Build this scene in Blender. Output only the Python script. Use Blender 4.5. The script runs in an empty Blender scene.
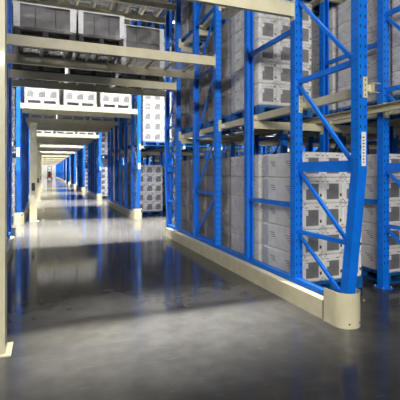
import bpy, math, random
from mathutils import Vector, Matrix
random.seed(4)
S = bpy.context.scene
C = S.collection
# ------------------------------------------------------------------ materials
def nodes(name):
    m = bpy.data.materials.new(name); m.use_nodes = True
    nt = m.node_tree; return m, nt, nt.nodes['Principled BSDF']
def N(nt, t, **k):
    n = nt.nodes.new(t)
    for a, v in k.items(): setattr(n, a, v)
    return n
def coords(nt, scale=(1, 1, 1), obj=True):
    tc = N(nt, 'ShaderNodeTexCoord'); mp = N(nt, 'ShaderNodeMapping')
    nt.links.new(tc.outputs['Object' if obj else 'Generated'], mp.inputs[0])
    mp.inputs['Scale'].default_value = scale
    return mp
def varied(name, c1, c2, rough=.5, scale=4, metal=0, bump=0, stretch=(1, 1, 1), detail=4, lo=.35, hi=.65, rrange=None, coat=0):
    m, nt, b = nodes(name)
    mp = coords(nt, stretch)
    no = N(nt, 'ShaderNodeTexNoise'); no.inputs['Scale'].default_value = scale; no.inputs['Detail'].default_value = detail
    nt.links.new(mp.outputs[0], no.inputs[0])
    r = N(nt, 'ShaderNodeValToRGB'); r.color_ramp.elements[0].position = lo; r.color_ramp.elements[1].position = hi
    r.color_ramp.elements[0].color = (*c1, 1); r.color_ramp.elements[1].color = (*c2, 1)
    nt.links.new(no.outputs[0], r.inputs[0]); nt.links.new(r.outputs[0], b.inputs['Base Color'])
    b.inputs['Roughness'].default_value = rough; b.inputs['Metallic'].default_value = metal
    if coat: b.inputs['Coat Weight'].default_value = coat
    if rrange:
        mr = N(nt, 'ShaderNodeMapRange'); mr.inputs['To Min'].default_value = rrange[0]; mr.inputs['To Max'].default_value = rrange[1]
        mr.inputs['From Min'].default_value = .3; mr.inputs['From Max'].default_value = .7
        nt.links.new(no.outputs[0], mr.inputs[0]); nt.links.new(mr.outputs[0], b.inputs['Roughness'])
    if bump:
        bp = N(nt, 'ShaderNodeBump'); bp.inputs['Strength'].default_value = bump; bp.inputs['Distance'].default_value = .01
        nt.links.new(no.outputs[0], bp.inputs['Height']); nt.links.new(bp.outputs[0], b.inputs['Normal'])
    return m
M = {}
M['blue'] = varied('blue_paint', (.0005, .145, .68), (.001, .175, .78), .42, 6)
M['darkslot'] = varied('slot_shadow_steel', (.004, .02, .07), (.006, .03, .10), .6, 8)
M['cream'] = varied('cream_paint', (.58, .545, .36), (.66, .615, .42), .42, 5, coat=.15)
M['steel'] = varied('galvanised_steel', (.34, .33, .31), (.5, .48, .45), .42, 9, metal=.5)
M['white_board'] = varied('white_carton_board', (.77, .755, .72), (.86, .845, .81), .55, 7, bump=.1)
M['grey_print'] = varied('grey_printed_board', (.16, .16, .16), (.22, .22, .22), .5, 9)
M['tape'] = varied('clear_tape', (.48, .48, .47), (.6, .6, .59), .25, 9)
M['seam'] = varied('carton_gap', (.10, .10, .10), (.14, .14, .14), .8, 9)
M['ink'] = varied('dark_ink', (.05, .05, .05), (.08, .08, .08), .6, 9)
M['label'] = varied('white_label', (.72, .73, .74), (.8, .8, .82), .4, 9)
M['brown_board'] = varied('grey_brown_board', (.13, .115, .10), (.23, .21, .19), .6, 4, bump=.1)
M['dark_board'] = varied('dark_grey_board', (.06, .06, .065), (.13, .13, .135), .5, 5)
M['pale_board'] = varied('pale_grey_board', (.57, .56, .535), (.72, .705, .68), .6, 4, bump=.1)
M['blue_plastic'] = varied('blue_pallet_plastic', (.006, .09, .30), (.01, .13, .42), .45, 6)
M['wood'] = varied('pallet_wood', (.24, .17, .10), (.4, .3, .19), .75, 6, stretch=(1, 8, 8))
M['black'] = varied('black_rubber', (.012, .012, .012), (.025, .025, .025), .6, 6)
M['red'] = varied('red_paint', (.3, .03, .03), (.4, .05, .04), .4, 6)
M['wall'] = varied('wall_panel_grey', (.20, .20, .20), (.26, .26, .26), .6, .5)
M['ceil'] = varied('ceiling_dark', (.035, .035, .037), (.05, .05, .052), .8, .5)
M['skin'] = varied('skin', (.45, .28, .2), (.5, .32, .23), .6, 6)
M['cloth'] = varied('dark_workwear', (.03, .035, .05), (.05, .055, .07), .8, 6)
# emissive lamp
m, nt, b = nodes('lamp_diffuser'); b.inputs['Base Color'].default_value = (.9, .9, .9, 1)
b.inputs['Emission Color'].default_value = (1, .97, .92, 1); b.inputs['Emission Strength'].default_value = 14; M['lamp'] = m
# stretch film: thin, glossy, partly clear with milky wrinkles
def film(name, milk, base, sc=5, dist=1.5):
    m, nt, b = nodes(name)
    out = nt.nodes['Material Output']
    mp = coords(nt, (1, 1, 2.2))
    no = N(nt, 'ShaderNodeTexNoise'); no.inputs['Scale'].default_value = sc; no.inputs['Detail'].default_value = 5; no.inputs['Distortion'].default_value = dist
    nt.links.new(mp.outputs[0], no.inputs[0])
    mr = N(nt, 'ShaderNodeMapRange'); mr.inputs['From Min'].default_value = .42; mr.inputs['From Max'].default_value = .72
    mr.inputs['To Min'].default_value = milk[0]; mr.inputs['To Max'].default_value = milk[1]
    nt.links.new(no.outputs[0], mr.inputs[0])
    bp = N(nt, 'ShaderNodeBump'); bp.inputs['Strength'].default_value = .5; bp.inputs['Distance'].default_value = .03
    nt.links.new(no.outputs[0], bp.inputs['Height']); nt.links.new(bp.outputs[0], b.inputs['Normal'])
    b.inputs['Base Color'].default_value = (*base, 1); b.inputs['Roughness'].default_value = .22
    tr = N(nt, 'ShaderNodeBsdfTransparent'); mx = N(nt, 'ShaderNodeMixShader')
    nt.links.new(mr.outputs[0], mx.inputs[0]); nt.links.new(tr.outputs[0], mx.inputs[1]); nt.links.new(b.outputs[0], mx.inputs[2])
    nt.links.new(mx.outputs[0], out.inputs[0])
    return m
M['film'] = film('stretch_film_clear', (.08, .38), (.75, .75, .76))
M['film_streak'] = film('stretch_film_streaked', (.02, .5), (.65, .64, .62), 1.8, .5)
M['film_white'] = film('stretch_film_milky', (.12, .5), (.6, .6, .6), 3, .5)
# polished concrete
m, nt, b = nodes('polished_concrete')
mp = coords(nt)
n1 = N(nt, 'ShaderNodeTexNoise'); n1.inputs['Scale'].default_value = .55; n1.inputs['Detail'].default_value = 6
n2 = N(nt, 'ShaderNodeTexNoise'); n2.inputs['Scale'].default_value = 5; n2.inputs['Detail'].default_value = 8
mp3 = coords(nt, (1.2, 12, 1)); n3 = N(nt, 'ShaderNodeTexNoise'); n3.inputs['Scale'].default_value = 1.3; n3.inputs['Detail'].default_value = 5
for n in (n1, n2): nt.links.new(mp.outputs[0], n.inputs[0])
nt.links.new(mp3.outputs[0], n3.inputs[0])
mix = N(nt, 'ShaderNodeMath', operation='MULTIPLY_ADD'); mix.inputs[1].default_value = .7
nt.links.new(n1.outputs[0], mix.inputs[0])
m2 = N(nt, 'ShaderNodeMath', operation='MULTIPLY'); m2.inputs[1].default_value = .3; nt.links.new(n2.outputs[0], m2.inputs[0])
nt.links.new(m2.outputs[0], mix.inputs[2])
r = N(nt, 'ShaderNodeValToRGB'); r.color_ramp.elements[0].position = .40; r.color_ramp.elements[1].position = .60
r.color_ramp.elements[0].color = (.046, .045, .042, 1); r.color_ramp.elements[1].color = (.078, .077, .072, 1)
nt.links.new(mix.outputs[0], r.inputs[0])
mp4 = coords(nt, (.9, 9, 1)); mp4.inputs['Rotation'].default_value = (0, 0, .5)
n4 = N(nt, 'ShaderNodeTexNoise'); n4.inputs['Scale'].default_value = 3; n4.inputs['Detail'].default_value = 9; n4.inputs['Roughness'].default_value = .75
nt.links.new(mp4.outputs[0], n4.inputs[0])
r4 = N(nt, 'ShaderNodeMapRange'); r4.inputs['From Min'].default_value = .58; r4.inputs['From Max'].default_value = .72; r4.inputs['To Max'].default_value = .55
nt.links.new(n4.outputs[0], r4.inputs[0])
mc = N(nt, 'ShaderNodeMixRGB'); nt.links.new(r4.outputs[0], mc.inputs[0]); nt.links.new(r.outputs[0], mc.inputs[1]); mc.inputs[2].default_value = (.14, .14, .135, 1)
nt.links.new(mc.outputs[0], b.inputs['Base Color'])
mr = N(nt, 'ShaderNodeMapRange'); mr.inputs['From Min'].default_value = .3; mr.inputs['From Max'].default_value = .7
mr.inputs['To Min'].default_value = .06; mr.inputs['To Max'].default_value = .16
nt.links.new(n3.outputs[0], mr.inputs[0]); nt.links.new(mr.outputs[0], b.inputs['Roughness'])
bp = N(nt, 'ShaderNodeBump'); bp.inputs['Strength'].default_value = .03; bp.inputs['Distance'].default_value = .01
nt.links.new(n2.outputs[0], bp.inputs['Height']); nt.links.new(bp.outputs[0], b.inputs['Normal'])
b.inputs['Specular IOR Level'].default_value = .16
M['floor'] = m

# ------------------------------------------------------------------ mesh building
class MB:
    def __init__(s, *mats): s.v = []; s.f = []; s.mi = []; s.mats = list(mats); s.sm = []
    def add(s, vs, fs, mi=0, smooth=False):
        o = len(s.v); s.v += [tuple(p) for p in vs]
        for f in fs: s.f.append([i + o for i in f]); s.mi.append(mi); s.sm.append(smooth)
        return s
    def box(s, x0, x1, y0, y1, z0, z1, mi=0):
        return s.add([(x0,y0,z0),(x1,y0,z0),(x1,y1,z0),(x0,y1,z0),(x0,y0,z1),(x1,y0,z1),(x1,y1,z1),(x0,y1,z1)],
              [(0,3,2,1),(4,5,6,7),(0,1,5,4),(1,2,6,5),(2,3,7,6),(3,0,4,7)], mi)
    def cbox(s, x0, x1, y0, y1, z0, z1, c, mi=0):        # box with chamfered edges
        xs, ys, zs = (x0, x1), (y0, y1), (z0, z1); vs = []; ix = {}
        for i in (0,1):
            for j in (0,1):
                for k in (0,1):
                    sx, sy, sz = (1,-1)[i], (1,-1)[j], (1,-1)[k]
                    for a in range(3):
                        ix[(i,j,k,a)] = len(vs)
                        vs.append((xs[i]+(0 if a==0 else sx*c), ys[j]+(0 if a==1 else sy*c), zs[k]+(0 if a==2 else sz*c)))
        F = []
        for a in range(3):
            for t in (0,1):
                o = [b_ for b_ in range(3) if b_ != a]; q = []
                for p, r_ in ((0,0),(1,0),(1,1),(0,1)):
                    key = [0,0,0]; key[a]=t; key[o[0]]=p; key[o[1]]=r_
                    q.append(ix[(*key, a)])
                if (t==0) != (a==1): q.reverse()
                F.append(q)
        for a in range(3):
            o = [b_ for b_ in range(3) if b_ != a]
            for p in (0,1):
                for r_ in (0,1):
                    k0=[0,0,0];k0[o[0]]=p;k0[o[1]]=r_;k1=list(k0);k1[a]=1
                    F.append([ix[(*k0,o[0])],ix[(*k1,o[0])],ix[(*k1,o[1])],ix[(*k0,o[1])]])
        for i in (0,1):
            for j in (0,1):
                for k in (0,1): F.append([ix[(i,j,k,a)] for a in range(3)])
        return s.add(vs, F, mi)
    def prism(s, poly, a, b, axis=2, mi=0):              # polygon swept along an axis
        n = len(poly)
        def P(p, t):
            return {2:(p[0],p[1],t), 1:(p[0],t,p[1]), 0:(t,p[0],p[1])}[axis]
        vs = [P(p,a) for p in poly]+[P(p,b) for p in poly]
        F = [(i,(i+1)%n,(i+1)%n+n,i+n) for i in range(n)]+[tuple(range(n))[::-1],tuple(range(n,2*n))]
        return s.add(vs, F, mi)
    def sweep(s, poly, p, q, mi=0):                      # polygon (x,y) from point p to q, kept horizontal
        n = len(poly)
        vs = [(p[0]+a, p[1]+b_, p[2]) for a,b_ in poly]+[(q[0]+a, q[1]+b_, q[2]) for a,b_ in poly]
        return s.add(vs, [(i,(i+1)%n,(i+1)%n+n,i+n) for i in range(n)]+[tuple(range(n))[::-1],tuple(range(n,2*n))], mi)
    def bar(s, p, q, w, h, mi=0):                        # bar in the YZ plane (x = width)
        p, q = Vector(p), Vector(q); d = (q-p).normalized()
        u = Vector((1,0,0)) if abs(d.x) < .9 else Vector((0,1,0))
        u = (u - d*u.dot(d)).normalized(); n = d.cross(u)
        vs = [t + u*a*w/2 + n*b_*h/2 for t in (p,q) for a,b_ in ((-1,-1),(1,-1),(1,1),(-1,1))]
        return s.add(vs, [(0,1,5,4),(1,2,6,5),(2,3,7,6),(3,0,4,7),(3,2,1,0),(4,5,6,7)], mi)
    def tube(s, p, q, r, n=8, mi=0, r2=None):
        p, q = Vector(p), Vector(q); d = (q-p).normalized()
        u = d.orthogonal().normalized(); w = d.cross(u); r2 = r if r2 is None else r2
        vs = [t + (u*math.cos(2*math.pi*i/n)+w*math.sin(2*math.pi*i/n))*rr for t,rr in ((p,r),(q,r2)) for i in range(n)]
        s.add(vs, [(i,(i+1)%n,(i+1)%n+n,i+n) for i in range(n)], mi, True)
        return s.add(vs, [tuple(range(n))[::-1],tuple(range(n,2*n))], mi)
    def mesh(s, name):
        me = bpy.data.meshes.new(name); me.from_pydata(s.v, [], s.f)
        for m_ in s.mats: me.materials.append(m_)
        me.polygons.foreach_set('material_index', s.mi); me.polygons.foreach_set('use_smooth', s.sm)
        me.update(); 
        import bmesh
        bm = bmesh.new(); bm.from_mesh(me); bmesh.ops.recalc_face_normals(bm, faces=bm.faces); bm.to_mesh(me); bm.free()
        return me
    def build(s, name, parent=None, loc=(0,0,0)):
        o = bpy.data.objects.new(name, s.mesh(name)); C.objects.link(o); o.parent = parent; o.location = loc
        return o
def tag(o, label=None, cat=None, group=None, kind=None):
    if label: o['label'] = label
    if cat: o['category'] = cat
    if group: o['group'] = group
    if kind: o['kind'] = kind
    return o
def empty(name, loc=(0,0,0)):
    o = bpy.data.objects.new(name, None); C.objects.link(o); o.location = loc; o.empty_display_size = .2; return o
def kids(): 
    d = {}
    for o in C.objects:
        if o.parent: d.setdefault(o.parent.name, []).append(o)
    return d
class Proto:                                             # a thing and its parts, copied with obj.copy()
    def __init__(s, root):
        s.root = root; s.used = False
        s.ch = [o for o in C.objects if o.parent == root]
        s.gr = {c.name: [o for o in C.objects if o.parent == c] for c in s.ch}
    def put(s, loc, label, cat, group=None, scale=None, rz=0):
        if not s.used: r = s.root; s.used = True
        else:
            r = s.root.copy(); C.objects.link(r)
            for c in s.ch:
                k = c.copy(); C.objects.link(k); k.parent = r
                for g in s.gr[c.name]:
                    j = g.copy(); C.objects.link(j); j.parent = k
            for key in ('group',):
                if key in r: del r[key]
        r.location = loc; r.rotation_euler = (0, 0, rz)
        if scale: r.scale = scale
        return tag(r, label, cat, group)

# ------------------------------------------------------------------ layout
Y0, PER, NB = 3.20, 10.14, 12
OFF = [0, 1.08, 2.34, 3.56, 4.68, 5.89, 6.80]
XR, XL, LP = 2.95, -0.75, 1.42
TOP = 8.6
ORD = ['nearest', 'second', 'third', 'fourth', 'fifth', 'sixth', 'seventh', 'eighth', 'ninth', 'tenth', 'eleventh', 'twelfth']
def blk(b): return f'{ORD[b]} rack block'
# ------------------------------------------------------------------ setting
def struct(name, mb): return tag(mb.build(name), kind='structure')
struct('floor', MB(M['floor']).box(-14, 26, -12, 136, -.2, 0))
struct('ceiling', MB(M['ceil']).box(-14, 26, -12, 136, 11, 11.2))
struct('wall_left', MB(M['wall']).box(-14.2, -14, -12, 136, 0, 11))
struct('wall_right', MB(M['wall']).box(26, 26.2, -12, 136, 0, 11))
M['pale_wall'] = varied('pale_wall_panel', (.7, .7, .7), (.8, .8, .8), .6, .5)
struct('wall_far', MB(M['pale_wall']).box(-14, 26, 136, 136.2, 0, 11))
struct('wall_back', MB(M['wall']).box(-14, 26, -12.2, -12, 0, 11))
j = MB(M['tape'])
j.box(3.62, 3.628, -11.9, 3.0, 0, .0015); struct('trim_1', j)
j = MB(M['seam']); j.box(-13.9, 25.9, 1.2, 1.206, 0, .0015); struct('trim_2', j)

# ------------------------------------------------------------------ rack frames
def post_mb(slant=0, front=1, detail=True):
    """cold-formed C section upright, web towards front*(-Y); slant = Y shift of the foot"""
    w, d, t = .055, .105, .006
    f = front
    poly = [(-w,-d/2*f),(w,-d/2*f),(w,d/2*f),(w-.025,d/2*f),(w-.025,(d/2-t)*f),(w-t,(d/2-t)*f),(w-t,(-d/2+t)*f),
            (-w+t,(-d/2+t)*f),(-w+t,(d/2-t)*f),(-w+.025,(d/2-t)*f),(-w+.025,d/2*f),(-w,d/2*f)]
    mb = MB(M['blue'], M['darkslot'])
    if slant:
        mb.sweep(poly, (0,slant,0.012), (0,0,1.62)); mb.sweep(poly, (0,0,1.62), (0,0,TOP))
    else: mb.sweep(poly, (0,0,0.012), (0,0,TOP))
    z = .35 if not slant else 1.75
    top = 6.5 if detail else .0
    while z < top:
        yy = -d/2*f
        for x in (-.03, .03):                            # slots on the web
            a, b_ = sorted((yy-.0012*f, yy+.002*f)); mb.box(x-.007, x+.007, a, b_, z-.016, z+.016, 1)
        for sx in (-1, 1):                               # round-ish holes on the flanges
            for y in (-.022, .022):
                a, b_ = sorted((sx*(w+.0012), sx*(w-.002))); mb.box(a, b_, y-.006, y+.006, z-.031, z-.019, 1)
        z += .10
    return mb
HZ1 = [(.86,.05),(1.66,.12),(2.72,.06),(3.76,.06),(4.8,.06),(5.85,.06),(6.9,.06),(7.95,.06)]
def frame_pieces(kind):
    """list of (name, MB builder, location) in the frame's own space, y from the block's front"""
    P = []
    def post(y, slant=0, f=1): P.append(('upright', (slant,f), y))
    br = []
    if kind == 0: post(OFF[0], .20, 1); post(OFF[1]); post(OFF[2], 0, -1)
    if kind == 1: post(OFF[3]); post(OFF[4], 0, -1)
    if kind == 2: post(OFF[5]); post(OFF[6], -.20, -1)
    def shift(z, s): return s*max(0, 1-z/1.62)
    def horiz(y0, y1, z, h): br.append(('brace', (0,y0,z), (0,y1,z), .04, h))
    def diag(y0, z0, y1, z1): br.append(('diagonal_brace', (0,y0,z0), (0,y1,z1), .03, .038))
    g = .052
    if kind in (0, 2):
        a, b_, sl = (OFF[0], OFF[1], .20) if kind == 0 else (OFF[6], OFF[5], -.20)
        s = 1 if kind == 0 else -1
        prev = .28
        for z, h in HZ1:
            horiz(a+s*g+shift(z,sl), b_-s*g, z, h)
            diag(a+s*g+shift(prev,sl), prev, b_-s*g, z-.03); prev = z
    if kind == 0:
        for z in (1.18, 3.40, 5.6, 7.6): horiz(OFF[1]+g, OFF[2]-g, z, .06)
    if kind == 1:
        prev = None
        for z in (.3, 1.2, 2.3, 3.55, 4.65, 5.8, 6.9, 8.0):
            horiz(OFF[3]+g, OFF[4]-g, z, .05)
            if prev: diag(OFF[3]+g, z-.03, OFF[4]-g, prev+.02)
            prev = z
    return P, br
POSTM = {}
def post_mesh(slant, f):
    if (slant,f) not in POSTM: POSTM[(slant,f)] = post_mb(slant, f).mesh('upright')
    return POSTM[(slant,f)]
def frame_proto(kind):
    r = empty('rack_frame')
    P, br = frame_pieces(kind)
    for n, (sl, f), y in P:
        o = bpy.data.objects.new('upright', post_mesh(sl, f)); C.objects.link(o); o.parent = r; o.location = (0, y, 0)
        bp_ = MB(M['blue'], M['steel']); bp_.box(-.09, .09, sl-.09, sl+.09, 0, .012)
        for sx in (-.07, .07): bp_.tube((sx, sl-.07, .012), (sx, sl-.07, .03), .012, 6, 1); bp_.tube((sx, sl+.07, .012), (sx, sl+.07, .03), .012, 6, 1)
        bp_.build('base_plate', o)
    for n, p, q, w, h in br:
        MB(M['blue']).bar(p, q, w, h).build(n, r)
    return Proto(r)
def frame_simple(kind):
    P, br = frame_pieces(kind); mb = MB(M['blue'], M['darkslot']); r = empty('rack_frame')
    for n, (sl, f), y in P: post_mb(sl, f, False).build('upright', r, (0, y, 0))
    for n, p, q, w, h in br: mb.bar(p, q, w, h)
    mb.build('bracing', r)
    return Proto(r)
FP = [frame_proto(k) for k in range(3)]; FS = [frame_simple(k) for k in range(3)]
KN = ['slanted front leg', 'straight legs', 'slanted rear leg']
def lanes(b): return {0: 6, 1: 5, 2: 3}.get(b, 2 if b < 5 else 1)
LANE = ['first', 'second', 'third', 'fourth', 'fifth', 'sixth', 'seventh']
for b in range(NB):
    yb = Y0 + PER*b
    for ln in range(lanes(b)+ (1 if b < 3 else 0)):
        for k in range(3):
            P = FP[k] if (b < 2 and ln < 3) or (b == 2 and ln == 0) else FS[k]
            P.put((XR+LP*ln, yb, 0), f'blue frame with {KN[k]}, {LANE[ln]} line right of tunnel, {blk(b)}', 'rack frame', 'blue rack frames on the right')
    for k in range(3):
        P = FP[k] if b < 2 else FS[k]
        P.put((XL, yb, 0), f'blue frame with {KN[k]}, first line left of tunnel, {blk(b)}', 'rack frame', 'blue rack frames on the left')
        if b < 2: FS[k].put((XL-LP, yb, 0), f'blue frame with {KN[k]}, second line left of tunnel, {blk(b)}', 'rack frame', 'blue rack frames on the left')

# ------------------------------------------------------------------ rails, cross beams
LV = [0, 2.50, 4.70]
LVN = ['floor tier', 'lower tier', 'upper tier']
def rail_proto(side):                                    # y from block front; side +1: arm towards -X
    r = empty('pallet_rail')
    mb = MB(M['cream'])
    s = side
    poly = [(-.035,-.10),(.035,-.10),(.035,-.094),(-.029,-.094),(-.029,-.006),(.055,-.006),(.055,0),(-.035,0)]
    poly = [(p[0]*s, p[1]) for p in poly]
    mb.prism(poly, -.06, 6.86, 1); mb.build('rail', r)
    for y in OFF:
        a = MB(M['cream'], M['darkslot'])
        x0, x1 = sorted((-.035*s, -.115*s)); a.box(x0, x1, y-.02, y+.02, -.085, -.02)
        arm_ = a.build('support_arm', r)
        pl = MB(M['cream'], M['darkslot'])
        f = -1 if y in (0, OFF[1], OFF[3], OFF[5]) else 1
        x0, x1 = sorted((-.115*s, -.17*s)); yy = y+f*.0535
        y0, y1 = sorted((yy, yy+f*.005)); pl.box(x0, x1, y0, y1, -.16, .05)
        for q in range(4):
            y2, y3 = sorted((yy+f*.005, yy+f*.0065)); pl.box((x0+x1)/2-.006, (x0+x1)/2+.006, y2, y3, -.14+q*.05, -.125+q*.05, 1)
        pl.build('bracket_plate', arm_)
    return Proto(r)
RP = {1: rail_proto(1), -1: rail_proto(-1)}
def rail_simple(s):
    mb = MB(M['cream']); mb.box(-.035, .035, -.06, 6.86, -.10, 0); return Proto(mb.build('pallet_rail'))
RS = rail_simple(1)
def xbeam(name, length, h, w=.05):
    r = empty(name)
    mb = MB(M['cream'])
    mb.prism([(-w/2,-h),(w/2,-h),(w/2,-.028),(w/2-.018,-.028),(w/2-.018,0),(-w/2,0)], .062, length-.062, 0); mb.build('beam', r)
    for x in (.0545, length-.0545-.0065):
        c = MB(M['cream'], M['darkslot']); c.box(x, x+.0065, -.05, .03, -h-.05, .05)
        c.build('end_connector', r)
    return Proto(r)
XB = xbeam('pallet_crossbar', LP, .12)
for b in range(3):
    for ln in (0,):
        for s in (1, -1):
            RS.put((XL-LP+.17 if s == 1 else XL-.17, Y0+PER*b, LV[1]), f'cream pallet rail, {"left" if s==1 else "right"} side of first left lane, lower tier, {blk(b)}', 'rail', 'cream pallet rails')
for b in range(6):
    yb = Y0+PER*b
    for ln in range(lanes(b)):
        for lv in (1, 2):
            x = XR+LP*ln
            w1, w2 = LANE[ln], LVN[lv]
            near = b == 0 and ln < 3 or b == 1 and ln < 1
            for s in (1, -1):
                P = RP[s] if near else RS
                P.put((x+.17 if s == 1 else x+LP-.17, yb, LV[lv]), f'cream pallet rail, {"left" if s==1 else "right"} side of {w1} right lane, {w2}, {blk(b)}', 'rail', 'cream pallet rails')
            for oi in (2, 4, 5):
                if b > 1 and oi == 4: continue
                XB.put((x, yb+OFF[oi], LV[lv]-.102), f'cream cross bar under rails at {["","","third","","fifth","sixth"][oi]} upright, {w1} right lane, {w2}, {blk(b)}', 'cross bar', 'cream cross bars under the pallet rails')

# ------------------------------------------------------------------ tunnel beams and wire decks
TL = XR - XL
TB = xbeam('overhead_crossbar', TL, .16, .06)
def deck_proto(depth):
    r = empty('wire_deck')
    mb = MB(M['steel'])
    x0, x1, y0, y1 = .07, TL-.07, .032, depth-.032
    n = int((x1-x0)/.06)
    for i in range(n+1):
        x = x0+(x1-x0)*i/n; mb.box(x-.0028, x+.0028, y0, y1, -.003, .003)
    for i in range(13):
        y = y0+(y1-y0)*i/12; mb.box(x0, x1, y-.0028, y+.0028, .0025, .0075)
    mb.build('wire_mesh', r)
    for i in range(9):
        x = .3+(TL-.6)*i/8
        s = MB(M['cream']); s.prism([(x-.022,-.004),(x-.022,-.03),(x-.017,-.03),(x-.017,-.009),(x+.017,-.009),(x+.017,-.03),(x+.022,-.03),(x+.022,-.004)], y0, y1, 1)
        s.build('support_bar', r)
    return Proto(r)
DK = {}
PAIR = [(0,1),(3,4),(5,6)]
PN = ['front', 'middle', 'rear']
TZ = [3.70, 5.58, 7.45]
TZN = ['lower', 'middle', 'top']
for b in range(NB):
    yb = Y0+PER*b
    for pi, (i, k) in enumerate(PAIR):
        for zi, z in enumerate(TZ):
            if zi and b > 3: continue
            if zi == 2 and b > 1: continue
            for q, o in enumerate((i, k)):
                if b == 0 and pi == 0 and q == 0: continue
                TB.put((XL, yb+OFF[o], z), f'cream bar over tunnel, {["front","back"][q]} of {PN[pi]} bay, {TZN[zi]} tier, {blk(b)}', 'cross bar', 'cream beams bridging the tunnel')
            if b < 4 and not (b == 0 and pi == 0):
                d = round(OFF[k]-OFF[i], 3)
                if d not in DK: DK[d] = deck_proto(d)
                DK[d].put((XL, yb+OFF[i], z-.012), f'wire mesh deck over tunnel, {PN[pi]} bay, {TZN[zi]} tier, {blk(b)}', 'wire deck', 'wire decks over the tunnel')

# ------------------------------------------------------------------ low guards
def guard_end(f):                                        # rounded cream steel post protector, opening away from the aisle
    mb = MB(M['cream'], M['ink']); R, t, H = .15, .008, .36
    pts = [(R*math.cos(a), -f*R*math.sin(a)) for a in [math.pi*i/18 for i in range(19)]]
    pts = [(R, f*.16)]+pts+[(-R, f*.16)]
    inn = [(x*(1-t/R) , y*(1-t/R) if i not in (0, len(pts)-1) else y) for i,(x,y) in enumerate(pts)]
    n = len(pts)
    vs = [(x,y,z) for z in (0,H) for x,y in pts]+[(x,y,z) for z in (0,H) for x,y in inn]
    F = []
    for i in range(n-1):
        F += [(i,i+1,n+i+1,n+i),(2*n+i,3*n+i,3*n+i+1,2*n+i+1),(n+i,n+i+1,3*n+i+1,3*n+i),(i,2*n+i,2*n+i+1,i+1)]
    F += [(0,n,3*n,2*n),(n-1,3*n-1,4*n-1,2*n-1)]
    mb.add(vs, F)
    for a in (1.1, 2.0): 
        for z in (.05,): mb.tube((R*math.cos(a)*.99, -f*R*math.sin(a)*.99, z), (R*math.cos(a)*1.03, -f*R*math.sin(a)*1.03, z), .01, 8, 1)
    o = mb.build('post_guard')
    c = MB(M['ink'], M['steel']); c.box(R-.065, R-.03, -f*.142-.012, -f*.142+.012, .25, .32); c.tube((R-.048,-f*.155,.285),(R-.048,-f*.165,.285),.012,8,1); c.build('latch_clip', o)
    return Proto(o)
GE = {1: guard_end(1), -1: guard_end(-1)}
def guard_rail(s):                                       # s=+1 : plate on the -X side of the racks
    r = empty('floor_guard'); a, e = .40, 6.40
    p = MB(M['cream'], M['seam'])
    poly = [(-.14,0),(-.132,0),(-.132,.20),(-.06,.212),(-.06,.22),(-.14,.208)]
    p.prism([(x*s, z) for x,z in poly], a, e, 1)
    for i in range(1, 5):
        y = a+(e-a)*i/5; x0, x1 = sorted((-.1405*s, -.131*s)); p.box(x0, x1, y-.002, y+.002, .002, .205, 1)
    p.build('guard_plate', r)
    q = MB(M['blue']); q.prism([(-.05*s,.22),(.03*s,.22),(.03*s,.28),(-.05*s,.28)], .17, OFF[6]-.17, 1); q.build('floor_rail', r)
    return Proto(r)
GR = {1: guard_rail(1), -1: guard_rail(-1)}
for b in range(NB):
    yb = Y0+PER*b
    for s, x, w in ((1, XR, 'right'), (-1, XL, 'left')):
        GR[s].put((x, yb, 0), f'low cream guard with blue rail, {w} side of tunnel, {blk(b)}', 'guard rail', 'floor guards along the tunnel')
        GE[1].put((x, yb+.20, 0), f'rounded cream guard at front leg, {w} side of tunnel, {blk(b)}', 'post guard', 'rounded post guards')
        GE[-1].put((x, yb+OFF[6]-.20, 0), f'rounded cream guard at rear leg, {w} side of tunnel, {blk(b)}', 'post guard', 'rounded post guards')
# tall cream posts at the left
def tall_post():
    r = empty('steel_post')
    MB(M['cream']).prism([(-.11,-.11),(.11,-.11),(.11,.11),(.098,.11),(.098,-.098),(-.098,-.098),(-.098,.11),(-.11,.11)], .014, 3.2).build('post', r)
    MB(M['cream'], M['label']).cbox(-.10, .16, -.15, .15, 0, .014, .003).build('base_plate', r)
    c = MB(M['black']); c.cbox(-.05, .05, -.15, -.11, 1.0, 1.25, .01); c.build('call_box', r)
    return Proto(r)
TP = tall_post()
for b in range(5):
    TP.put((-.435, 3.99+PER*b, 0) if b == 0 else (-.35, 3.98+PER*b, 0), f'tall cream steel post at left edge of tunnel, {["nearest to the camera","second away from the camera","third away","fourth away","fifth away"][b]}', 'post', 'tall cream posts')

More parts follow.
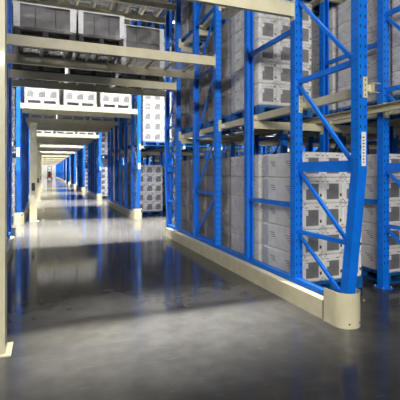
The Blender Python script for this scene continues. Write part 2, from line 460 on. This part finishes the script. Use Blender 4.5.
# ------------------------------------------------------------------ pallets and loads
W, D, CH = 1.0, 1.02, .343
def pallet_mb(mat='blue_plastic'):
    mb = MB(M[mat])
    for x in (0, .45, .90): 
        mb.box(x, x+.10, 0, D, 0, .02)
        for y in (0, D/2-.06, D-.12): mb.box(x, x+.10, y, y+.12, .02, .11)
    for y in (0, D-.1): mb.box(.1, .9, y, y+.1, 0, .02)
    for i in range(7):
        y = i*(D-.1)/6; mb.box(0, W, y, y+.10, .11, .15)
    return mb
PALM = {k: pallet_mb(k).mesh('pallet') for k in ('blue_plastic', 'tape', 'black')}
def carton_mesh(kind):
    w, d, h = W/3-.004, D-.01, CH-.004
    mats = {'white': (M['white_board'],), 'brown': (M['brown_board'],), 'pale': (M['pale_board'],), 'dark': (M['dark_board'],)}[kind]
    mb = MB(mats[0], M['grey_print'], M['label'], M['ink'], M['tape'])
    mb.cbox(0, w, 0, d, 0, h, .018 if kind == 'white' else .010)
    if kind == 'white':                                  # printed ends: grey panel, tag, dot; faint text on the long side
        for yo, f in ((0, -1), (d, 1)):
            a, b_ = sorted((yo-.0005*f, yo+.0015*f)); mb.box(.062, w-.07, a, b_, .055, h-.075, 1)
            a, b_ = sorted((yo, yo+.003*f)); mb.box(.030, .095, a, b_, h-.15, h-.085, 2)
            mb.box(.05, .075, a, b_+.0, h-.05, h-.043, 3); mb.box(w-.12, w-.05, a, b_, h-.045, h-.038, 3)
            mb.box(w-.048, w-.022, a, b_, .09, .12, 3); mb.box(w-.05, w-.03, a, b_, h-.06, h-.02, 3)
        for xo, f in ((0, -1), (w, 1)):
            a, b_ = sorted((xo, xo+.0015*f))
            for y, n in ((.30, 3), (.68, 2)):
                for q in range(n): 
                    mb.box(a, b_, y-.01*q, y+.11-.03*q, .20-.03*q, .207-.03*q, 3)
            mb.box(a, b_, d-.17, d-.02, .02, h-.02, 4)
    if kind in ('pale', 'brown'):
        for xo, f in ((0, -1), (w, 1)):
            a, b_ = sorted((xo, xo+.0015*f)); mb.box(a, b_, .30, .44, .17, .18, 3); mb.box(a, b_, .32, .40, .14, .147, 3)
    return mb.mesh('carton')
CM = {k: carton_mesh(k) for k in ('white', 'brown', 'pale', 'dark')}
def film_mesh(h, name='stretch_film', seed=1, bulge=.006):
    rnd = random.Random(seed); mb = MB(M['film'])
    nx, nz = 8, 14; e = .012
    rings = []; pts = []
    per = []
    for i in range(nx): per.append((-e+(W+2*e)*i/nx, -e))
    for i in range(nx): per.append((W+e, -e+(D+2*e)*i/nx))
    for i in range(nx): per.append((W+e-(W+2*e)*i/nx, D+e))
    for i in range(nx): per.append((-e, D+e-(D+2*e)*i/nx))
    n = len(per)
    for k in range(nz+1):
        z = .12+(h+e-.12)*k/nz
        for (x, y) in per:
            ox, oy = (x-W/2), (y-D/2)
            j_ = rnd.uniform(0, bulge)
            pts.append((x+math.copysign(j_, ox), y+math.copysign(j_, oy), z))
    F = [(k*n+i, k*n+(i+1)%n, (k+1)*n+(i+1)%n, (k+1)*n+i) for k in range(nz) for i in range(n)]
    F.append(tuple(nz*n+i for i in range(n)))
    mb.add(pts, F, 0, True)
    return mb
def load_proto(kind, rows, filmname='film', pal='blue_plastic', seed=1):
    r = empty('wrapped_pallet_load')
    p = bpy.data.objects.new('pallet', PALM[pal]); C.objects.link(p); p.parent = r
    for z in range(rows):
        for x in range(3):
            o = bpy.data.objects.new('carton', CM[kind]); C.objects.link(o); o.parent = r
            o.location = (x*W/3+.002, .005, .15+z*CH+.001)
    if kind == 'dark':                                   # white edge boards and top sheet
        h = .15+rows*CH
        for x, sx in ((0, 1), (W, -1)):
            for y, sy in ((0, 1), (D, -1)):
                e = MB(M['label']); x0, x1 = sorted((x-.016*sx, x+.09*sx)); y0, y1 = sorted((y-.016*sy, y-.011*sy)); e.box(x0, x1, y0, y1, .15, h+.018)
                x0, x1 = sorted((x-.016*sx, x-.011*sx)); y0, y1 = sorted((y-.011*sy, y+.09*sy)); e.box(x0, x1, y0, y1, .15, h+.018); e.build('edge_board', r)
        MB(M['label']).box(-.02, W+.02, -.02, D+.02, h+.018, h+.035).build('top_sheet', r)
    f = film_mesh(.15+rows*CH, seed=seed); f.mats = [M[filmname]]; f.build('stretch_film', r)
    return Proto(r)
def load_simple(kind, rows, filmname='film', pal='blue_plastic', seed=2):
    r = empty('wrapped_pallet_load')
    p = bpy.data.objects.new('pallet', PALM[pal]); C.objects.link(p); p.parent = r
    mb = MB(*[m_ for m_ in CM[kind].materials])
    for z in range(rows):
        for x in range(3):
            me = CM[kind]; mb.add([(v.co.x+x*W/3+.002, v.co.y+.005, v.co.z+.15+z*CH+.001) for v in me.vertices], [], 0)
            o = len(mb.v)-len(me.vertices)
            for pl in me.polygons: mb.f.append([i+o for i in pl.vertices]); mb.mi.append(pl.material_index); mb.sm.append(False)
    mb.build('carton_stack', r)
    f = film_mesh(.15+rows*CH, seed=seed); f.mats = [M[filmname]]; f.build('stretch_film', r)
    return Proto(r)
_c = {}
def load(kind, rows, fl='film', detail=True, pal='blue_plastic'):
    k = (kind, rows, fl, detail, pal)
    if k not in _c: _c[k] = (load_proto if detail else load_simple)(kind, rows, fl, pal=pal, seed=len(_c)+3)
    return _c[k]
DESC = {'white': 'white cartons with grey ends', 'pale': 'pale grey cartons', 'brown': 'grey-brown cartons', 'dark': 'dark grey cartons'}
SL = {-1: 'front slot', 0: 'second slot', 1: 'third slot', 2: 'fourth slot', 3: 'fifth slot', 4: 'rear slot'}
def slotY(b, s): return Y0+PER*b+1.19+1.12*s
def put_load(b, ln, lv, s, kind, rows=5, fl='film', detail=False, side='right'):
    x = XR+LP*ln+.16 if side == 'right' else XL-LP*(ln+1)+.26
    z = LV[lv]+.001 if lv else .001
    lane = LANE[ln]
    load(kind, rows, 'film_streak' if kind == 'brown' else fl, detail).put((x, slotY(b, s), z), f'wrapped {DESC[kind]}, {LVN[lv]}, {SL[s]}, {lane} {side} lane, {blk(b)}', 'pallet load', 'wrapped pallet loads')
# loose carton stacks on the floor pallets, nearest row (each carton a thing)
cb = MB(M['white_board'], M['label'], M['ink'], M['tape'], M['seam'])
w_, d_, h_ = W/3-.004, D-.01, CH-.004
cb.cbox(0, w_, 0, d_, 0, h_, .018)
for f, yo in ((-1, 0), (1, d_)):
    a, b_ = sorted((yo, yo+.003*f)); cb.box(w_-.12, w_-.06, a, b_, h_-.045, h_-.036, 2); cb.box(.05, .09, a, b_, h_-.05, h_-.042, 2)
for xo, f in ((0, -1), (w_, 1)):
    a, b_ = sorted((xo, xo+.0015*f))
    for y, n in ((.26, 4), (.66, 3)):
        for q in range(n): cb.box(a, b_, y-.01*q, y+.13-.03*q, .22-.03*q, .228-.03*q, 2)
    cb.box(a, b_, d_-.17, d_-.02, .02, h_-.02, 3)
for (ax, az), (bx_, bz) in (((0,.055),(.055,0)), ((w_-.055,0),(w_,.055)), ((w_,h_-.055),(w_-.055,h_)), ((.055,h_),(0,h_-.055))):
    n_ = Vector((bz-az, 0, -(bx_-ax))).normalized()*.0022; a_, c_ = Vector((ax,-.0012,az)), Vector((bx_,-.0012,bz))
    cb.add([a_-n_, c_-n_, c_+n_, a_+n_]+[p_+Vector((0,.004,0)) for p_ in (a_-n_, c_-n_, c_+n_, a_+n_)], [(0,1,2,3),(7,6,5,4),(0,4,5,1),(1,5,6,2),(2,6,7,3),(3,7,4,0)], 4)
croot = cb.build('carton')
pn = MB(M['grey_print']); pn.box(.062, w_-.07, -.002, .001, .055, h_-.075); pn.build('end_panel', croot)
lb = MB(M['label']); lb.box(.030, .095, -.0045, -.0005, h_-.15, h_-.085); lb.build('label_tag', croot)
hh = MB(M['ink']); hh.box(w_-.048, w_-.022, -.003, .001, .09, .13); hh.build('hand_hole', croot)
CP = Proto(croot)
palroot = bpy.data.objects.new('plastic_pallet', PALM['blue_plastic']); C.objects.link(palroot); PP = Proto(palroot)
ROW = ['bottom', 'second', 'third', 'fourth', 'top']; COL = ['left', 'middle', 'right']
for ln, wh in ((0, 'stack behind slanted blue leg'), (1, 'stack at right picture edge')):
    x = XR+LP*ln+.16; y = slotY(0, 0)
    PP.put((x, y, .001), f'blue plastic pallet on the floor under the {wh}', 'pallet', 'pallets under the loose carton stacks')
    for z in range(5):
        for c in range(3):
            jx = random.uniform(-.0015, .0015)
            CP.put((x+c*W/3+.002+jx, y+.005+random.uniform(-.008, .004), .152+z*CH), f'white carton, grey end panel, {ROW[z]} row, {COL[c]} column of {wh}', 'carton', 'loose white cartons on floor pallets')
# nearest block
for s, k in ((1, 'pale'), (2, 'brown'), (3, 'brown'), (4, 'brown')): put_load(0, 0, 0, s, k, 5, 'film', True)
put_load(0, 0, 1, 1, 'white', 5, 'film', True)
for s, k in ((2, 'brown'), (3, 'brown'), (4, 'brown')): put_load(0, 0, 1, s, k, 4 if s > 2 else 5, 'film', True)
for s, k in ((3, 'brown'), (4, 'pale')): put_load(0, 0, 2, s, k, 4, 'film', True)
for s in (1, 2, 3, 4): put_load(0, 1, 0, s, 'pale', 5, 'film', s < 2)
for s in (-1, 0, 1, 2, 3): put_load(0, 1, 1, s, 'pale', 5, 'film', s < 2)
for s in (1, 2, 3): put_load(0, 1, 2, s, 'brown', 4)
for ln in (2, 3, 4):
    for s in (0, 1, 3, 4): put_load(0, ln, 0, s, ('white', 'pale', 'brown')[(ln+s) % 3], 5)
    for s in (0, 2, 3): put_load(0, ln, 1, s, ('white', 'pale', 'brown')[(ln+s) % 3], 4)
# second block
put_load(1, 0, 0, 0, 'white', 5, 'film', True); put_load(1, 0, 1, -1, 'white', 5, 'film_white', True); put_load(1, 0, 2, -1, 'white', 4, 'film_white', True)
for s in (1, 2, 3, 4): put_load(1, 0, 0, s, 'brown' if s % 2 else 'pale'); put_load(1, 0, 1, s, 'pale' if s % 2 else 'brown')
for ln in (1, 2, 3, 4):
    for s in (0, 2): put_load(1, ln, 0, s, 'white'); put_load(1, ln, 1, s-1, 'white', 5, 'film_white')
# further blocks
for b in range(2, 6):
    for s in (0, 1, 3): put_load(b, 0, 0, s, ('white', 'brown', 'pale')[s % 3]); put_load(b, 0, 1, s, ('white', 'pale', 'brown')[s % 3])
for b in (0, 1, 2):
    for s in (-1, 1, 3, 4) if b == 0 else (0, 1, 3): put_load(b, 0, 0, s, 'white' if s == 0 else 'pale', side='left'); put_load(b, 0, 1, s, 'white', side='left')
# loads on the wire decks over the tunnel
def top_load(kind, rows, fl, x, y, z, wsc, label, detail=True):
    load(kind, rows, 'film_streak' if kind == 'dark' else fl, detail, 'black' if kind == 'dark' else 'tape').put((x, y, z), label, 'pallet load', 'pallet loads above the tunnel', scale=(wsc, 1, 1))
DZ = TZ[0]+.001
YM = Y0+OFF[3]+.05
top_load('dark', 1, 'film', -.44, YM, DZ, .90, 'low film-wrapped dark cartons above the tunnel, left one on the nearest loaded deck')
top_load('dark', 1, 'film', .52, YM, DZ, .72, 'low film-wrapped dark cartons above the tunnel, middle one on the nearest loaded deck')
YR = Y0+OFF[5]-.05
for i, (x, sc) in enumerate(((-.55, .95), (.52, .95), (1.62, .95))):
    top_load('dark', 3, 'film', x, YR, DZ, sc, f'tall wrapped dark cartons above tunnel, {["left","middle","right"][i]} on rear deck, lower tier, nearest rack block')
top_load('dark', 2, 'film', 1.42, YM, DZ, .95, 'low film-wrapped dark cartons above the tunnel, right one on the nearest loaded deck') if False else None
for b in (0, 1, 2, 3):
    for pi in range(3):
        for zi in (0, 1, 2):  # loads on higher tiers, mostly unseen, added to shade the tunnel
            if (b, zi) in ((0, 0), (2, 2), (3, 2), (3, 1)) or (b == 0 and pi == 0) or (zi == 0 and pi < 2): continue
            for i in range(3):
                top_load('pale' if i % 2 else 'white', 3, 'film_white', -.58+1.14*i, Y0+PER*b+OFF[PAIR[pi][0]]+(.03 if pi < 2 else -.05), TZ[zi]+.001, 1.0, f'milky wrapped {["white","pale"][i%2]} cartons shading tunnel below, {["left","middle","right"][i]} on {PN[pi]} deck, {TZN[zi]} tier, {blk(b)}', False)
for b in (1, 2, 3):
    for i in range(3):
        top_load('white', 3, 'film_white', -.58+1.14*i, Y0+PER*b+.03, DZ, 1.0, f'milky wrapped white cartons above tunnel, {["left","middle","right"][i]} on front deck, lower tier, {blk(b)}', b < 2)
        top_load('pale', 3, 'film_white', -.58+1.14*i, Y0+PER*b+OFF[3]+.03, DZ, 1.0, f'milky wrapped pale cartons above tunnel, {["left","middle","right"][i]} on middle deck, lower tier, {blk(b)}', False)

# ------------------------------------------------------------------ location labels on uprights
def loc_label(x, y, z, w, h, label, yface=-1):
    mb = MB(M['label'], M['ink']); mb.box(-w/2, w/2, -.002, 0, -h/2, h/2)
    n = 9; rnd = random.Random(int(abs(x*10+y*7)))
    for i in range(n):
        zz = -h/2+.03+(h-.06)*i/n
        ww = w*rnd.uniform(.15, .32)
        mb.box(-ww, ww*.6, -.003, -.0015, zz, zz+.012, 1)
    o = mb.build('location_label', None, (x, y, z)); tag(o, label, 'label', 'white location labels on uprights')
loc_label(XR+.010, Y0-.0535, 1.83, .055, .34, 'tall white location label with dark marks on the nearest slanted upright')
loc_label(XR, Y0+PER-.0535, 1.80, .08, .20, 'white location label on the front upright right of tunnel, second rack block')
loc_label(XL, Y0+PER-.0535, 2.2, .09, .28, 'white location label on the front upright left of tunnel, second rack block')
loc_label(XR, Y0+2*PER-.0535, 1.80, .08, .20, 'white location label on the front upright right of tunnel, third rack block')

# ------------------------------------------------------------------ far forklift
fk = tag(empty('forklift', (.95, 92, 0)), 'small dark red forklift with a driver far away in the tunnel', 'forklift')
b_ = MB(M['red'], M['black']); b_.cbox(-.5, .5, 0, .62, .3, .52, .04); b_.cbox(-.5, .5, .60, 1.3, .3, .88, .06); b_.cbox(-.5, .5, 1.2, 1.9, .3, 1.25, .1, 0); b_.build('body', fk)
m_ = MB(M['black'])
for x in (-.35, .35): m_.box(x-.05, x+.05, -.15, -.02, .1, 2.9)
for z in (.5, 1.6, 2.8): m_.box(-.3, .3, -.13, -.05, z, z+.09)
m_.build('mast', fk)
g = MB(M['black'])
for x in (-.45, .45):
    for y in (.25, 1.5): g.tube((x, y, .95), (x*.85, y, 2.15), .035)
g.box(-.42, .42, .2, 1.55, 2.15, 2.2); g.build('overhead_guard', fk)
for x in (-.55, .43):
    for y in (.25, 1.5): MB(M['black']).tube((x, y, .28), (x+.12, y, .28), .28, 20).build('wheel', fk)
for x in (-.3, .2): MB(M['black']).box(x, x+.1, -1.2, -.15, .08, .13).build('fork', fk)
# driver: one continuous skinned figure, seated
def driver(loc):
    V = [(0,.0,.95),(0,.02,1.2),(0,.02,1.45),(0,0,1.58),(0,-.01,1.75),(-.1,0,.93),(-.13,-.42,.95),(-.13,-.45,.55),(.1,0,.93),(.13,-.42,.95),(.13,-.45,.55),
         (-.2,.02,1.45),(-.25,-.1,1.2),(-.12,-.38,1.2),(.2,.02,1.45),(.25,-.1,1.2),(.12,-.38,1.2),(-.13,-.6,.52),(.13,-.6,.52)]
    E = [(0,1),(1,2),(2,3),(3,4),(0,5),(5,6),(6,7),(0,8),(8,9),(9,10),(2,11),(11,12),(12,13),(2,14),(14,15),(15,16),(7,17),(10,18)]
    R = [.16,.15,.16,.06,.11,.10,.07,.05,.10,.07,.05,.07,.05,.035,.07,.05,.035,.04,.04]
    me = bpy.data.meshes.new('person'); me.from_pydata(V, E, [])
    o = bpy.data.objects.new('person', me); C.objects.link(o); o.location = loc
    md = o.modifiers.new('Skin', 'SKIN'); o.modifiers.new('Sub', 'SUBSURF').levels = 1
    if not me.skin_vertices: 
        import bmesh
        bm = bmesh.new(); bm.from_mesh(me); bm.verts.layers.skin.verify(); bm.to_mesh(me); bm.free()
    for i, r_ in enumerate(R): me.skin_vertices[0].data[i].radius = (r_, r_)
    me.skin_vertices[0].data[0].use_root = True
    me.materials.append(M['cloth'])
    tag(o, 'person in dark workwear seated driving the distant forklift', 'person')
driver((.95, 92.95, .12))

# ------------------------------------------------------------------ lights over the cross aisles
def lamp_proto():
    r = empty('ceiling_light')
    MB(M['steel']).prism([(-.12,.0),(.12,.0),(.05,.1),(-.05,.1)], -1.5, 1.5, 0).build('housing', r)
    MB(M['lamp']).box(-1.45, 1.45, -.10, .10, -.02, 0).build('diffuser', r)
    h_ = MB(M['steel'])
    for x in (-1.2, 1.2): h_.tube((x, 0, .1), (x, 0, .9), .01, 6)
    h_.build('hanger', r)
    return Proto(r)
LPz = 10.1; FILL = 2100
LMP = lamp_proto()
def area(loc, sx, sy, power, sp=85, col=(1, .965, .92)):  # serves the aisle lamps and the added fill lamps
    l = bpy.data.lights.new('aisle_lamp_light', 'AREA'); l.shape = 'RECTANGLE'; l.size = sx; l.size_y = sy; l.energy = power; l.color = col
    o = bpy.data.objects.new('aisle_lamp_light', l); C.objects.link(o); o.location = loc; l.spread = math.radians(sp)
    return o
for b in range(NB+1):
    y = Y0-1.67+PER*b if b else 4.0
    n = 4 if b < 4 else 2
    for i in range(n):
        x = (-4.5, 1.0, 6.5, 12.0)[i] if n == 4 else (-1.5, 4.5)[i]
        t = LMP.put((x, y, LPz), f'long white ceiling light over the {["nearest","second","third","fourth","fifth","sixth","seventh","eighth","ninth","tenth","eleventh","twelfth","farthest"][b]} cross aisle, number {i+1} from the left' if False else f'long white ceiling light over the {(ORD+["thirteenth"])[b]} cross aisle, {["first","second","third","fourth"][i]} from the left', 'ceiling light', 'ceiling lights over the cross aisles')
    area((1.3 if b == 0 else 3.5 if b < 4 else 1.5, y, LPz-.05), 2.4 if b == 0 else 18 if b < 4 else 9, .5, 50 if b == 0 else (2300 if b < 4 else 1500 if b < NB else 1500), 16 if b == 0 else 48)
def fill_lamp_proto():  # unseen lamp fixtures added behind the camera as fill light
    r = empty('added_fill_lamp')
    MB(M['steel']).box(-.6, .6, -.25, 0, -.25, .25).build('housing', r)
    MB(M['lamp']).box(-.55, .55, 0, .01, -.2, .2).build('diffuser', r)
    MB(M['steel']).box(-.1, .1, -.5, -.25, -.1, .1).build('wall_bracket', r)
    return Proto(r)
FL = fill_lamp_proto()
for i in range(4):
    FL.put((-10+3.5*i, -11.49, 6.5), f'added white fill lamp on the wall behind the camera, {ORD[1:][i-1] if i else "first"} from the left', 'fill lamp', 'added fill lamps on the back wall')
area((2, 132, LPz-.05), 16, 1.0, 1500, 170).name = 'far_wall_fill_light'  # extra lamp added only to brighten the far wall
for i in range(3):
    LMP.put((-3+4*i, 132, LPz), f'added long white ceiling light brightening the far wall, {ORD[1:][i-1] if i else "first"} from the left', 'ceiling light', 'added ceiling lights by the far wall')
fo = area((-4.7, -11.45, 6.5), 12, .5, FILL, 180); fo.name = 'fill_lamp_light'; fo.rotation_euler = (math.radians(90), 0, 0)  # fill light added from behind the camera
# ------------------------------------------------------------------ world, camera, view
w = bpy.data.worlds.new('world'); S.world = w; w.use_nodes = True
w.node_tree.nodes['Background'].inputs[0].default_value = (.6, .65, .7, 1); w.node_tree.nodes['Background'].inputs[1].default_value = .3
cam = bpy.data.cameras.new('camera'); co = bpy.data.objects.new('camera', cam); C.objects.link(co); S.camera = co
co.location = (0, 0, 1.6); co.rotation_euler = (math.radians(90), 0, math.radians(-21.1))
cam.sensor_width = 36; cam.lens = 36*402/400; cam.shift_y = -28/400; cam.clip_end = 400; cam.clip_start = .05
S.view_settings.view_transform = 'Standard'; S.view_settings.look = 'None'; S.view_settings.gamma = 1; S.view_settings.use_curve_mapping = False
S.view_settings.exposure = 0.7
# unused prototypes are removed
for P in FP+FS+list(RP.values())+[RS, XB, TB, TP, PP, CP, LMP, FL]+list(DK.values())+list(GE.values())+list(GR.values())+list(_c.values()):
    if not P.used:
        for c in P.ch:
            for g_ in P.gr[c.name]: bpy.data.objects.remove(g_)
        for c in P.ch: bpy.data.objects.remove(c)
        bpy.data.objects.remove(P.root)
